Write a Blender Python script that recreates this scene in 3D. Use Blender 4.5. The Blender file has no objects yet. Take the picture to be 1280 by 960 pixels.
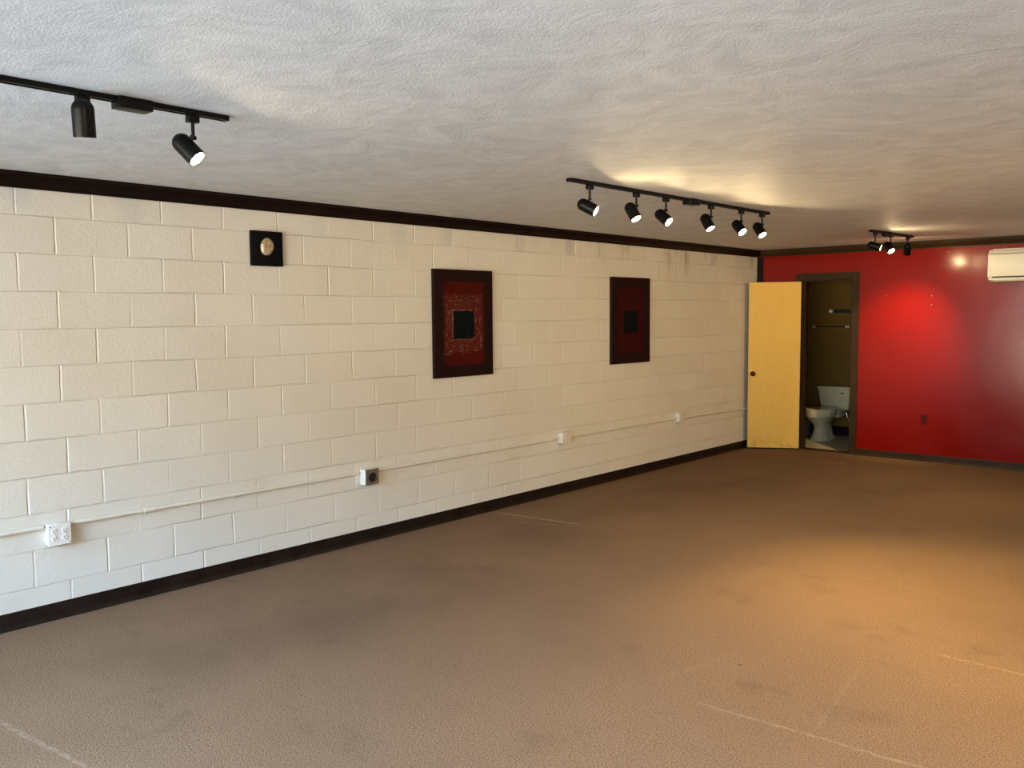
import bpy, bmesh, math, random
from mathutils import Vector, Matrix, Quaternion
random.seed(7)
S = bpy.context.scene
C = S.collection
PI = math.pi

# ------------------------------------------------------------------ camera
cd = bpy.data.cameras.new('camera')
cam = bpy.data.objects.new('camera', cd)
C.objects.link(cam)
S.camera = cam
cd.sensor_fit = 'HORIZONTAL'
cd.sensor_width = 36.0
cd.lens = 1107.41 / 1280 * 36.0
cd.clip_start = 0.05
R2 = Vector((0.74720266, 0.66454418, -0.00831948))
U2 = Vector((-0.0451963, 0.06329913, 0.99697067))
FW = Vector((-0.66305767, 0.74456313, -0.07733221))
m = Matrix.Identity(4)
for i in range(3):
    m[i][0] = R2[i]; m[i][1] = U2[i]; m[i][2] = -FW[i]
m.translation = Vector((5.14585, 0.0, 1.67664))
cam.matrix_world = m

# ------------------------------------------------------------------ look, sky, light levels
S.view_settings.view_transform = 'Standard'
S.view_settings.look = 'None'
S.view_settings.gamma = 1.0
S.view_settings.use_curve_mapping = False
S.view_settings.exposure = 0.0
SKY_STRENGTH = 37.0
SKY_COLOR = (0.86, 1.20, 1.72)
HORIZON_COLOR = (0.22, 0.26, 0.30)       # dark band added to hold low daylight off the far floor
STREET_COLOR = (0.62, 0.52, 0.40)        # sunlit road
GROUND_COLOR = (0.20, 0.28, 0.40)        # shaded pavement by the window
SPOT_WATTS = 80.0
FLOOD_WATTS = 4.5
BULB_EMIT = 40.0
WARM = (1.0, 0.67, 0.23)
RIGHT_ROW = 1.8

w = bpy.data.worlds.new('daylight'); S.world = w
w.use_nodes = True
nt = w.node_tree; nt.nodes.clear()
tc = nt.nodes.new('ShaderNodeTexCoord'); sp = nt.nodes.new('ShaderNodeSeparateXYZ')
rp = nt.nodes.new('ShaderNodeValToRGB'); bg = nt.nodes.new('ShaderNodeBackground'); wo = nt.nodes.new('ShaderNodeOutputWorld')
mr = nt.nodes.new('ShaderNodeMapRange')
nt.links.new(tc.outputs['Generated'], sp.inputs[0])
nt.links.new(sp.outputs['Z'], mr.inputs['Value'])
mr.inputs['From Min'].default_value = -1; mr.inputs['From Max'].default_value = 1
_ce = rp.color_ramp.elements
_ce[0].position = 0.30; _ce[0].color = GROUND_COLOR + (1,)
_ce[1].position = 0.66; _ce[1].color = SKY_COLOR + (1,)
for _p, _c in ((0.42, STREET_COLOR), (0.493, STREET_COLOR), (0.505, HORIZON_COLOR), (0.58, HORIZON_COLOR)):
    _e = _ce.new(_p); _e.color = _c + (1,)
nt.links.new(mr.outputs[0], rp.inputs[0]); nt.links.new(rp.outputs[0], bg.inputs[0])
bg.inputs[1].default_value = SKY_STRENGTH
nt.links.new(bg.outputs[0], wo.inputs[0])

# ------------------------------------------------------------------ room dimensions
YB = 10.444      # face of the red wall
ZC = 2.458       # ceiling
YF = -1.6        # inner face of the shop front
XR = 7.6         # right wall
WX0, WX1, WZ0, WZ1 = 0.35, 7.2, 0.12, 2.28    # shop window opening

pl = bpy.data.lights.new('window_daylight', 'AREA')
pl.shape = 'RECTANGLE'; pl.size = WX1 - WX0; pl.size_y = WZ1 - WZ0
pl.cycles.is_portal = True
po = bpy.data.objects.new('window_daylight', pl); C.objects.link(po)
po.location = ((WX0 + WX1) / 2, YF - 0.2, (WZ0 + WZ1) / 2)
po.rotation_euler = (PI / 2, 0, 0)   # local -Z -> +Y

# ------------------------------------------------------------------ materials
def new_mat(name):
    mt = bpy.data.materials.new(name); mt.use_nodes = True
    n = mt.node_tree
    return mt, n, n.nodes['Principled BSDF']

def mth(n, op, a, b=None, c=None, clamp=False):
    x = n.nodes.new('ShaderNodeMath'); x.operation = op; x.use_clamp = clamp
    for i, v in enumerate((a, b, c)):
        if v is None: continue
        if hasattr(v, 'links'): n.links.new(v, x.inputs[i])
        else: x.inputs[i].default_value = v
    return x.outputs[0]

def noise(n, vec, scale, detail=2.0, rough=0.5, col=False):
    x = n.nodes.new('ShaderNodeTexNoise')
    x.inputs['Scale'].default_value = scale; x.inputs['Detail'].default_value = detail
    x.inputs['Roughness'].default_value = rough
    if vec is not None: n.links.new(vec, x.inputs['Vector'])
    return x.outputs['Color' if col else 0]

def mix(n, fac, a, b, mode='MIX'):
    x = n.nodes.new('ShaderNodeMix'); x.data_type = 'RGBA'; x.blend_type = mode
    if hasattr(fac, 'links'): n.links.new(fac, x.inputs[0])
    else: x.inputs[0].default_value = fac
    for s, v in ((6, a), (7, b)):
        if hasattr(v, 'links'): n.links.new(v, x.inputs[s])
        else: x.inputs[s].default_value = tuple(v) + (1,)
    return x.outputs[2]

def rng(n, v, a, b, c=0.0, d=1.0, smooth=False):
    x = n.nodes.new('ShaderNodeMapRange')
    if smooth: x.interpolation_type = 'SMOOTHSTEP'
    n.links.new(v, x.inputs[0])
    for i, q in enumerate((a, b, c, d)): x.inputs[i + 1].default_value = q
    return x.outputs[0]

def position(n):
    g = n.nodes.new('ShaderNodeNewGeometry'); return g.outputs['Position']

def scaled(n, vec, s):
    x = n.nodes.new('ShaderNodeVectorMath'); x.operation = 'MULTIPLY'
    n.links.new(vec, x.inputs[0]); x.inputs[1].default_value = s
    return x.outputs[0]

def bump(n, h, bsdf, dist, strength=1.0):
    b = n.nodes.new('ShaderNodeBump'); b.inputs['Distance'].default_value = dist
    b.inputs['Strength'].default_value = strength
    n.links.new(h, b.inputs['Height']); n.links.new(b.outputs[0], bsdf.inputs['Normal'])

def simple(name, col, rough=0.5, metal=0.0, vary=0.12, nscale=30.0, bmp=0.0, spec=None):
    mt, n, b = new_mat(name)
    p = n.nodes.new('ShaderNodeTexCoord').outputs['Object']
    f = noise(n, p, nscale, 3)
    f = rng(n, f, 0.3, 0.7, 1 - vary, 1 + vary)
    c = n.nodes.new('ShaderNodeVectorMath'); c.operation = 'SCALE'
    c.inputs[0].default_value = col; n.links.new(f, c.inputs['Scale'])
    n.links.new(c.outputs[0], b.inputs['Base Color'])
    b.inputs['Roughness'].default_value = rough; b.inputs['Metallic'].default_value = metal
    if spec is not None: b.inputs['Specular IOR Level'].default_value = spec
    if bmp: bump(n, noise(n, p, nscale * 4, 2), b, bmp)
    return mt

def block_wall_mat():
    mt, n, b = new_mat('painted_concrete_block')
    pos = position(n)
    wob = noise(n, pos, 3.0, 3, 0.6, True)
    wobs = n.nodes.new('ShaderNodeSeparateXYZ'); n.links.new(wob, wobs.inputs[0])
    s = n.nodes.new('ShaderNodeSeparateXYZ'); n.links.new(pos, s.inputs[0])
    y = mth(n, 'ADD', s.outputs['Y'], mth(n, 'MULTIPLY', mth(n, 'SUBTRACT', wobs.outputs[0], .5), .02))
    z = mth(n, 'ADD', s.outputs['Z'], mth(n, 'MULTIPLY', mth(n, 'SUBTRACT', wobs.outputs[1], .5), .014))
    row = mth(n, 'FLOOR', mth(n, 'DIVIDE', z, .2032))
    even = mth(n, 'SUBTRACT', 1.0, mth(n, 'FLOORED_MODULO', row, 2.0))
    # every course is laid a little off the one below
    wn = n.nodes.new('ShaderNodeTexWhiteNoise'); wn.noise_dimensions = '1D'; n.links.new(row, wn.inputs['W'])
    off = mth(n, 'MULTIPLY', mth(n, 'SUBTRACT', wn.outputs[0], .5), .05)
    u = mth(n, 'ADD', mth(n, 'DIVIDE', mth(n, 'SUBTRACT', y, 1.808), .4064), mth(n, 'ADD', mth(n, 'MULTIPLY', even, .5), off))
    colm = mth(n, 'FLOOR', u)
    fu = mth(n, 'MULTIPLY', mth(n, 'SUBTRACT', .5, mth(n, 'ABSOLUTE', mth(n, 'SUBTRACT', mth(n, 'FRACT', u), .5))), .4064)
    fv = mth(n, 'MULTIPLY', mth(n, 'SUBTRACT', .5, mth(n, 'ABSOLUTE', mth(n, 'SUBTRACT', mth(n, 'FRACT', mth(n, 'DIVIDE', z, .2032)), .5))), .2032)
    # groove depth varies where paint fills the joint
    gap = rng(n, noise(n, pos, 2.2, 2), .38, .62, .25, 1.0)
    vj = mth(n, 'MULTIPLY', rng(n, fu, .001, .0085, 1, 0, True), gap)
    hj = mth(n, 'MULTIPLY', rng(n, fv, .0008, .0055, 1, 0, True), rng(n, noise(n, pos, 1.7, 2), .38, .62, .3, .85))
    joint = mth(n, 'MAXIMUM', vj, hj)
    gm = rng(n, noise(n, pos, 120, 3, .65), .3, .75)
    gm2 = noise(n, pos, 38, 3, .6)
    lump = noise(n, pos, 5.0, 3)
    wb = n.nodes.new('ShaderNodeTexWhiteNoise'); wb.noise_dimensions = '2D'
    cb = n.nodes.new('ShaderNodeCombineXYZ'); n.links.new(colm, cb.inputs[0]); n.links.new(row, cb.inputs[1]); n.links.new(cb.outputs[0], wb.inputs['Vector'])
    h = mth(n, 'ADD', mth(n, 'MULTIPLY', gm, .30), mth(n, 'MULTIPLY', gm2, .45))
    h = mth(n, 'ADD', h, mth(n, 'MULTIPLY', lump, .9))
    h = mth(n, 'ADD', h, mth(n, 'MULTIPLY', wb.outputs[0], .25))
    h = mth(n, 'SUBTRACT', h, mth(n, 'MULTIPLY', joint, 1.1))
    bump(n, h, b, .0042, .9)
    base = mix(n, rng(n, noise(n, pos, 1.3, 4, .6), .3, .7), (.72, .695, .64), (.78, .76, .71))
    base = mix(n, mth(n, 'MULTIPLY', wb.outputs[0], .35), base, (.66, .62, .53))
    base = mix(n, mth(n, 'MULTIPLY', vj, .75), base, (.90, .87, .80))  # vertical joints paler: light caught on their edges put into the colour
    base = mix(n, mth(n, 'MULTIPLY', hj, .42), base, (.54, .49, .40))
    # brown drip stains below the crown far down the wall
    st = rng(n, noise(n, scaled(n, pos, (1, 4.0, 1.1)), 1.4, 3, .6), .56, .68)
    st = mth(n, 'MULTIPLY', st, rng(n, s.outputs['Y'], 6.0, 8.0))
    st = mth(n, 'MULTIPLY', st, rng(n, s.outputs['Z'], 2.0, 2.35))
    base = mix(n, mth(n, 'MULTIPLY', st, .55), base, (.36, .25, .13))
    # scuffs on the course above the conduit
    sc = rng(n, noise(n, scaled(n, pos, (1, 2.0, 5.0)), 2.2, 4, .7), .56, .66)
    sc = mth(n, 'MULTIPLY', sc, mth(n, 'MULTIPLY', rng(n, s.outputs['Z'], .30, .42), rng(n, s.outputs['Z'], .78, .60)))
    base = mix(n, mth(n, 'MULTIPLY', sc, .30), base, (.58, .52, .38))
    n.links.new(base, b.inputs['Base Color'])
    b.inputs['Roughness'].default_value = .5
    b.inputs['Specular IOR Level'].default_value = .35
    return mt

def ceiling_mat():
    mt, n, b = new_mat('textured_ceiling_plaster')
    pos = position(n)
    d = noise(n, pos, 1.6, 2, .5, True)
    dv = n.nodes.new('ShaderNodeVectorMath'); dv.operation = 'MULTIPLY_ADD'
    n.links.new(d, dv.inputs[0]); dv.inputs[1].default_value = (.9, .9, .9); n.links.new(pos, dv.inputs[2])
    brush = noise(n, scaled(n, dv.outputs[0], (1, 1.5, 1)), 5.0, 6, .62)
    fine = noise(n, pos, 105, 3, .75)
    mid = noise(n, scaled(n, dv.outputs[0], (1, 1.6, 1)), 30, 4, .7)
    h = mth(n, 'ADD', mth(n, 'MULTIPLY', brush, .75), mth(n, 'ADD', mth(n, 'MULTIPLY', fine, .55), mth(n, 'MULTIPLY', mid, .35)))
    bump(n, h, b, .0040, 1.0)
    col = mix(n, rng(n, brush, .35, .65), (.53, .53, .53), (.655, .655, .65))
    n.links.new(col, b.inputs['Base Color'])
    b.inputs['Roughness'].default_value = .6
    b.inputs['Specular IOR Level'].default_value = .3
    return mt

def seg_mask(n, X, Y, x0, y0, x1, y1, wd):
    """soft distance mask round one segment lying on the floor"""
    L = math.hypot(x1 - x0, y1 - y0); tx, ty = (x1 - x0) / L, (y1 - y0) / L
    dx = mth(n, 'SUBTRACT', X, x0); dy = mth(n, 'SUBTRACT', Y, y0)
    t = mth(n, 'ADD', mth(n, 'MULTIPLY', dx, tx), mth(n, 'MULTIPLY', dy, ty))
    s_ = mth(n, 'ABSOLUTE', mth(n, 'SUBTRACT', mth(n, 'MULTIPLY', dy, tx), mth(n, 'MULTIPLY', dx, ty)))
    a = rng(n, s_, wd * .25, wd, 1, 0, True)
    e = mth(n, 'MULTIPLY', rng(n, t, -.02, .08), rng(n, t, L + .02, L - .15))
    return mth(n, 'MULTIPLY', a, e)

def carpet_mat():
    mt, n, b = new_mat('brown_loop_carpet')
    pos = position(n)
    s = n.nodes.new('ShaderNodeSeparateXYZ'); n.links.new(pos, s.inputs[0])
    wob = n.nodes.new('ShaderNodeSeparateXYZ'); n.links.new(noise(n, pos, 7, 4, .6, True), wob.inputs[0])
    X = s.outputs['X']; Y = mth(n, 'ADD', s.outputs['Y'], mth(n, 'MULTIPLY', mth(n, 'SUBTRACT', wob.outputs[0], .5), .05))
    speck = noise(n, pos, 165, 2, .9)
    speck2 = noise(n, pos, 52, 3, .8)
    base = mix(n, rng(n, speck, .38, .62), (.040, .0215, .011), (.39, .252, .158))
    base = mix(n, rng(n, speck2, .30, .70, 0, .55), base, (.24, .154, .094))
    big = rng(n, noise(n, pos, .8, 4, .6), .35, .65)
    base = mix(n, mth(n, 'MULTIPLY', big, .30), base, (.155, .096, .057))
    st = rng(n, noise(n, scaled(n, pos, (1, 1.4, 1)), 1.9, 4, .65), .58, .72)
    base = mix(n, mth(n, 'MULTIPLY', st, .30), base, (.10, .065, .04))
    # soiled walking lane along the block wall
    ln = mth(n, 'MULTIPLY', rng(n, X, .25, .8, 0, 1, True), rng(n, X, 1.9, 1.2, 0, 1, True))
    ln = mth(n, 'MULTIPLY', ln, rng(n, noise(n, pos, 1.1, 3), .42, .62))
    base = mix(n, mth(n, 'MULTIPLY', ln, .30), base, (.08, .055, .038))
    # pale lines where partitions once stood
    marks = None
    for (x0, y0, x1, y1, wd, k) in ((3.25, 3.30, 4.25, 3.35, .014, .38), (3.85, 4.545, 4.6, 4.52, .013, .38),
                                    (.06, 5.47, .95, 5.585, .02, .9), (.35, 5.25, .85, 5.52, .016, .35),
                                    (.95, 1.22, 1.95, 1.34, .016, .35), (3.0, 3.35, 3.15, 4.0, .03, .06),
                                    (3.75, 3.4, 3.65, 4.2, .02, .10), (3.0, 5.6, 4.4, 5.45, .015, .12)):
        q = mth(n, 'MULTIPLY', seg_mask(n, X, Y, x0, y0, x1, y1, wd), k)
        marks = q if marks is None else mth(n, 'MAXIMUM', marks, q)
    marks = mth(n, 'MULTIPLY', marks, rng(n, noise(n, pos, 30, 3, .7), .42, .58, .25, 1))
    base = mix(n, mth(n, 'MULTIPLY', marks, .70), base, (.50, .40, .30))
    # small dark crumbs and a few pale dots
    v = n.nodes.new('ShaderNodeTexVoronoi'); v.inputs['Scale'].default_value = 2.6; n.links.new(scaled(n, pos, (1, 1, 0)), v.inputs['Vector'])
    base = mix(n, rng(n, v.outputs['Distance'], .018, .035, .7, 0), base, (.06, .04, .028))
    n.links.new(base, b.inputs['Base Color'])
    b.inputs['Roughness'].default_value = 1.0
    b.inputs['Specular IOR Level'].default_value = .05
    b.inputs['Sheen Weight'].default_value = .0
    bump(n, mth(n, 'ADD', speck, mth(n, 'MULTIPLY', speck2, .6)), b, .006, .8)
    return mt

def red_wall_mat():
    mt, n, b = new_mat('glossy_red_wall_paint')
    pos = position(n)
    base = mix(n, rng(n, noise(n, pos, 1.1, 4, .6), .3, .7), (.19, .0025, .0003), (.225, .0032, .0004))
    sc = rng(n, noise(n, scaled(n, pos, (3, 1, 1)), 7, 5, .7), .66, .76)
    base = mix(n, mth(n, 'MULTIPLY', sc, .03), base, (.75, .30, .22))
    n.links.new(base, b.inputs['Base Color'])
    b.inputs['Specular IOR Level'].default_value = .31
    r = rng(n, noise(n, pos, 2.5, 4, .6), .3, .7, .15, .22)
    n.links.new(r, b.inputs['Roughness'])
    h = mth(n, 'ADD', mth(n, 'MULTIPLY', noise(n, pos, 70, 3, .6), .35), noise(n, pos, 6, 3))
    bump(n, h, b, .0018, .4)
    return mt

def tile_mat():
    mt, n, b = new_mat('beige_floor_tile')
    pos = position(n)
    t = n.nodes.new('ShaderNodeTexBrick'); n.links.new(pos, t.inputs[0])
    t.offset = 0; t.inputs['Scale'].default_value = 1; t.inputs['Brick Width'].default_value = .305; t.inputs['Row Height'].default_value = .305
    t.inputs['Mortar Size'].default_value = .003
    t.inputs['Color1'].default_value = (.50, .46, .36, 1); t.inputs['Color2'].default_value = (.44, .41, .31, 1); t.inputs['Mortar'].default_value = (.2, .17, .12, 1)
    n.links.new(mix(n, .35, t.outputs[0], mix(n, noise(n, pos, 14, 4), (.35, .33, .25), (.6, .56, .45))), b.inputs['Base Color'])
    b.inputs['Roughness'].default_value = .35
    return mt

def door_mat():
    mt, n, b = new_mat('yellow_door_paint')
    pos = n.nodes.new('ShaderNodeTexCoord').outputs['Object']
    s = n.nodes.new('ShaderNodeSeparateXYZ'); n.links.new(pos, s.inputs[0])
    g = noise(n, scaled(n, pos, (6, 6, .5)), 5, 3)
    base = mix(n, rng(n, g, .3, .7), (.76, .45, .075), (.79, .48, .085))
    base = mix(n, mth(n, 'MULTIPLY', rng(n, noise(n, pos, 3.5, 4, .7), .52, .7), .3), base, (.70, .34, .08))
    sm = mth(n, 'MULTIPLY', rng(n, noise(n, pos, 16, 4, .7), .5, .6), rng(n, s.outputs['Z'], .16, .04))
    base = mix(n, mth(n, 'MULTIPLY', sm, .35), base, (.30, .16, .05))
    n.links.new(base, b.inputs['Base Color']); b.inputs['Roughness'].default_value = .45; b.inputs['Specular IOR Level'].default_value = .3
    return mt

def trim_mat(name, a, c, rough=.4):
    mt, n, b = new_mat(name)
    pos = position(n)
    g = noise(n, scaled(n, pos, (1, 1, 1)), 6, 4, .6)
    n.links.new(mix(n, rng(n, g, .35, .65), a, c), b.inputs['Base Color']); b.inputs['Roughness'].default_value = rough; b.inputs['Specular IOR Level'].default_value = .15
    bump(n, noise(n, pos, 40, 3), b, .0015)
    return mt

def glass_mat():
    mt = bpy.data.materials.new('window_glass'); mt.use_nodes = True
    n = mt.node_tree; n.nodes.clear()
    o = n.nodes.new('ShaderNodeOutputMaterial'); t = n.nodes.new('ShaderNodeBsdfTransparent'); g = n.nodes.new('ShaderNodeBsdfGlossy')
    t.inputs[0].default_value = (.93, .96, .95, 1); g.inputs['Roughness'].default_value = .02
    f = n.nodes.new('ShaderNodeFresnel'); f.inputs[0].default_value = 1.5
    x = n.nodes.new('ShaderNodeMixShader'); n.links.new(f.outputs[0], x.inputs[0]); n.links.new(t.outputs[0], x.inputs[1]); n.links.new(g.outputs[0], x.inputs[2])
    n.links.new(x.outputs[0], o.inputs[0])
    return mt

def bulb_mat(name, strength):
    mt, n, b = new_mat(name)
    b.inputs['Base Color'].default_value = (.75, .74, .68, 1)
    b.inputs['Roughness'].default_value = .3
    if strength:
        b.inputs['Emission Color'].default_value = (1.0, .80, .50, 1)
        b.inputs['Emission Strength'].default_value = strength
    return mt

def art_mat(name, red, rough_paint):
    """red field with scraped pale strokes round the middle; object space: Y across, Z up"""
    mt, n, b = new_mat(name)
    pos = n.nodes.new('ShaderNodeTexCoord').outputs['Object']
    s = n.nodes.new('ShaderNodeSeparateXYZ'); n.links.new(pos, s.inputs[0])
    base = mix(n, rng(n, noise(n, pos, 8, 4, .6), .35, .65), [c * .8 for c in red], [c * 1.25 for c in red])
    if rough_paint:
        ay = mth(n, 'ABSOLUTE', s.outputs['Y']); az = mth(n, 'ABSOLUTE', mth(n, 'SUBTRACT', s.outputs['Z'], -.005))
        ring = mth(n, 'ADD', mth(n, 'MAXIMUM', mth(n, 'DIVIDE', ay, .235), mth(n, 'DIVIDE', az, .255)), mth(n, 'MULTIPLY', mth(n, 'SUBTRACT', noise(n, pos, 9, 4, .7), .5), .45))
        zone = mth(n, 'MULTIPLY', rng(n, ring, .98, .86), rng(n, ring, .35, .5))
        hor = noise(n, scaled(n, pos, (1, 5, 26)), 3.2, 5, .7)
        ver = noise(n, scaled(n, pos, (1, 26, 6)), 3.2, 5, .7)
        side = rng(n, mth(n, 'SUBTRACT', mth(n, 'DIVIDE', ay, .235), mth(n, 'DIVIDE', az, .26)), -.1, .2)
        st = mth(n, 'ADD', mth(n, 'MULTIPLY', hor, mth(n, 'SUBTRACT', 1.0, side)), mth(n, 'MULTIPLY', ver, side))
        pale = mth(n, 'MULTIPLY', rng(n, st, .53, .62), zone)
        rim = mth(n, 'MULTIPLY', rng(n, mth(n, 'MAXIMUM', mth(n, 'SUBTRACT', ay, .117), mth(n, 'SUBTRACT', mth(n, 'ABSOLUTE', mth(n, 'SUBTRACT', s.outputs['Z'], -.012)), .112)), .018, .004), rng(n, noise(n, pos, 25, 3), .35, .55))
        pale = mth(n, 'MAXIMUM', pale, mth(n, 'MULTIPLY', rim, .6))
        base = mix(n, mth(n, 'MULTIPLY', zone, .5), base, (.12, .018, .010))
        base = mix(n, mth(n, 'MULTIPLY', pale, .80), base, (.34, .20, .13))
        bump(n, mth(n, 'MULTIPLY', pale, 1.0), b, .006)
    n.links.new(base, b.inputs['Base Color']); b.inputs['Roughness'].default_value = .6; b.inputs['Specular IOR Level'].default_value = .15
    return mt

def dark_patch_mat(name):
    mt, n, b = new_mat(name)
    pos = n.nodes.new('ShaderNodeTexCoord').outputs['Object']
    g = rng(n, noise(n, pos, 22, 4, .7), .58, .72)
    n.links.new(mix(n, mth(n, 'MULTIPLY', g, .6), (.003, .006, .006), (.020, .050, .040)), b.inputs['Base Color'])
    b.inputs['Roughness'].default_value = .7; b.inputs['Specular IOR Level'].default_value = .06
    bump(n, noise(n, pos, 30, 4), b, .002)
    return mt

def brooch_mat():
    mt, n, b = new_mat('gilded_shell')
    pos = n.nodes.new('ShaderNodeTexCoord').outputs['Object']
    g = noise(n, pos, 40, 4, .7)
    n.links.new(mix(n, rng(n, g, .4, .6), (.62, .60, .54), (.50, .34, .12)), b.inputs['Base Color'])
    b.inputs['Metallic'].default_value = .45; b.inputs['Roughness'].default_value = .35
    bump(n, g, b, .008)
    return mt

M = dict(
    block=block_wall_mat(), ceil=ceiling_mat(), carpet=carpet_mat(), red=red_wall_mat(), tile=tile_mat(), door=door_mat(),
    crown=trim_mat('dark_maroon_brown_trim', (.006, .0022, .002), (.010, .004, .003), .45),
    base=trim_mat('black_brown_cove_base', (.010, .006, .004), (.020, .013, .010), .4),
    casing=trim_mat('olive_brown_door_casing', (.030, .016, .006), (.042, .024, .010), .35),
    bathwall=simple('ochre_bathroom_paint', (.17, .095, .018), .6, vary=.08, spec=.15, nscale=3),
    bathred=simple('brown_red_bathroom_paint', (.05, .016, .008), .6, vary=.08, nscale=3),
    plain=simple('cream_wall_paint', (.66, .62, .54), .6, vary=.05, nscale=4),
    panel=simple('bounce_cutting_brown_wall', (.13, .085, .05), .6, vary=.08, nscale=4),  # unseen right wall, dark so that less light bounces onto the far floor
    black=simple('satin_black_metal', (.0035, .0035, .0035), .36, vary=.1, spec=.14),
    blackm=simple('matte_black_metal', (.018, .018, .018), .55, vary=.1),
    reflector=simple('lamp_reflector', (.7, .68, .6), .25, .9, vary=.03),
    lit=bulb_mat('lit_lamp_lens', BULB_EMIT), unlit=bulb_mat('unlit_lamp_lens', 0),
    paintpipe=simple('cream_painted_metal', (.72, .69, .61), .45, vary=.06, nscale=12, bmp=.001),
    whiteplastic=simple('white_plastic', (.80, .80, .78), .35, vary=.03),
    slot=simple('dark_socket_slot', (.02, .01, .009), .6, spec=.15),
    steel=simple('dull_steel_plate', (.30, .29, .26), .38, .75, vary=.2, nscale=60),
    galv=simple('painted_box_side', (.82, .82, .80), .4, vary=.05),
    rubber=simple('black_socket_face', (.010, .009, .009), .4),
    porcelain=simple('white_porcelain', (.62, .55, .37), .12, vary=.03, nscale=5),
    seatp=simple('cream_toilet_seat', (.72, .64, .42), .15, vary=.03, nscale=5),
    chrome=simple('chrome', (.75, .74, .70), .15, 1.0, vary=.03),
    bronze=simple('dark_bronze', (.05, .018, .012), .3, .6, vary=.2),
    ac=simple('ivory_plastic', (.80, .77, .66), .35, vary=.02, nscale=4),
    acdark=simple('vent_gap_shade', (.05, .04, .03), .6),
    redplate=simple('red_painted_plate', (.12, .003, .001), .55, spec=.15),
    frame=simple('dark_maroon_frame', (.012, .0035, .0035), .6, vary=.2, nscale=15, spec=.15),
    canvas=simple('black_canvas', (.004, .004, .005), .7, vary=.3, spec=.1),
    art_a=art_mat('scraped_red_painting', (.060, .0025, .0022), True),
    art_b=art_mat('dark_red_painting', (.034, .0014, .0014), False),
    patch=dark_patch_mat('black_green_patch'), brooch=brooch_mat(), glass=glass_mat(),
    alu=simple('brown_aluminium', (.10, .075, .055), .35, .6, vary=.05),
    binm=simple('slate_blue_plastic', (.07, .085, .10), .4),
)

# ------------------------------------------------------------------ mesh helpers
def add_box(bm, x0, x1, y0, y1, z0, z1):
    vs = [bm.verts.new((x, y, z)) for z in (z0, z1) for (x, y) in ((x0, y0), (x1, y0), (x1, y1), (x0, y1))]
    for f in ((3, 2, 1, 0), (4, 5, 6, 7), (0, 1, 5, 4), (1, 2, 6, 5), (2, 3, 7, 6), (3, 0, 4, 7)):
        bm.faces.new([vs[i] for i in f])
    return vs

def bevel_all(bm, w_, seg=2):
    bmesh.ops.bevel(bm, geom=list(bm.edges), offset=w_, segments=seg, profile=.5, affect='EDGES', clamp_overlap=True)

def basis(d):
    d = Vector(d).normalized()
    a = Vector((0, 0, 1)) if abs(d.z) < .95 else Vector((1, 0, 0))
    u = d.cross(a).normalized(); v = d.cross(u).normalized()
    return d, u, v

def add_lathe(bm, prof, origin=(0, 0, 0), axis=(0, 0, 1), seg=32, cap0=False, cap1=False):
    """prof: list of (distance along axis, radius)"""
    d, u, v = basis(axis); o = Vector(origin); rings = []
    for t, r in prof:
        if r < 1e-6: rings.append([bm.verts.new(o + d * t)])
        else: rings.append([bm.verts.new(o + d * t + (u * math.cos(2 * PI * k / seg) + v * math.sin(2 * PI * k / seg)) * r) for k in range(seg)])
    for a, b in zip(rings, rings[1:]):
        for k in range(seg):
            k2 = (k + 1) % seg
            if len(a) == 1 and len(b) == 1: continue
            if len(a) == 1: bm.faces.new((a[0], b[k2], b[k]))
            elif len(b) == 1: bm.faces.new((a[k], a[k2], b[0]))
            else: bm.faces.new((a[k], a[k2], b[k2], b[k]))
    if cap0 and len(rings[0]) > 1: bm.faces.new(rings[0])
    if cap1 and len(rings[-1]) > 1: bm.faces.new(rings[-1][::-1])

def add_tube(bm, pts, r, seg=12):
    pts = [Vector(p) for p in pts]; rings = []
    d0 = (pts[1] - pts[0]).normalized(); _, u, v = basis(d0)
    for i, p in enumerate(pts):
        t = (pts[min(i + 1, len(pts) - 1)] - pts[max(i - 1, 0)]).normalized()
        u = (u - t * u.dot(t)).normalized(); v = t.cross(u)
        rings.append([bm.verts.new(p + (u * math.cos(2 * PI * k / seg) + v * math.sin(2 * PI * k / seg)) * r) for k in range(seg)])
    for a, b in zip(rings, rings[1:]):
        for k in range(seg):
            k2 = (k + 1) % seg; bm.faces.new((a[k], a[k2], b[k2], b[k]))
    bm.faces.new(rings[0]); bm.faces.new(rings[-1][::-1])

def add_loft(bm, sections, cap=True):
    """sections: lists of equal length of points"""
    rings = [[bm.verts.new(p) for p in s] for s in sections]
    nn = len(rings[0])
    for a, b in zip(rings, rings[1:]):
        for k in range(nn):
            k2 = (k + 1) % nn; bm.faces.new((a[k], a[k2], b[k2], b[k]))
    if cap: bm.faces.new(rings[0][::-1]); bm.faces.new(rings[-1])

def obj(name, bm, mat, parent=None, smooth=False, label=None):
    bmesh.ops.recalc_face_normals(bm, faces=list(bm.faces))
    me = bpy.data.meshes.new(name); bm.to_mesh(me); bm.free()
    me.materials.append(mat)
    if smooth:
        for p in me.polygons: p.use_smooth = True
        try: me.set_sharp_from_angle(angle=math.radians(38))
        except Exception: pass
    o = bpy.data.objects.new(name, me); C.objects.link(o)
    if parent: o.parent = parent
    if label: o['label'] = label
    return o

def thing(name, label, cat, loc=(0, 0, 0), rot=None, group=None, kind=None):
    o = bpy.data.objects.new(name, None); C.objects.link(o)
    o.empty_display_size = .05
    o.location = loc
    if rot is not None: o.rotation_euler = rot
    if label: o['label'] = label
    if cat: o['category'] = cat
    if group: o['group'] = group
    if kind: o['kind'] = kind
    return o

def tag(o, label, cat, group=None):
    o['label'] = label; o['category'] = cat
    if group: o['group'] = group
    return o

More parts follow.
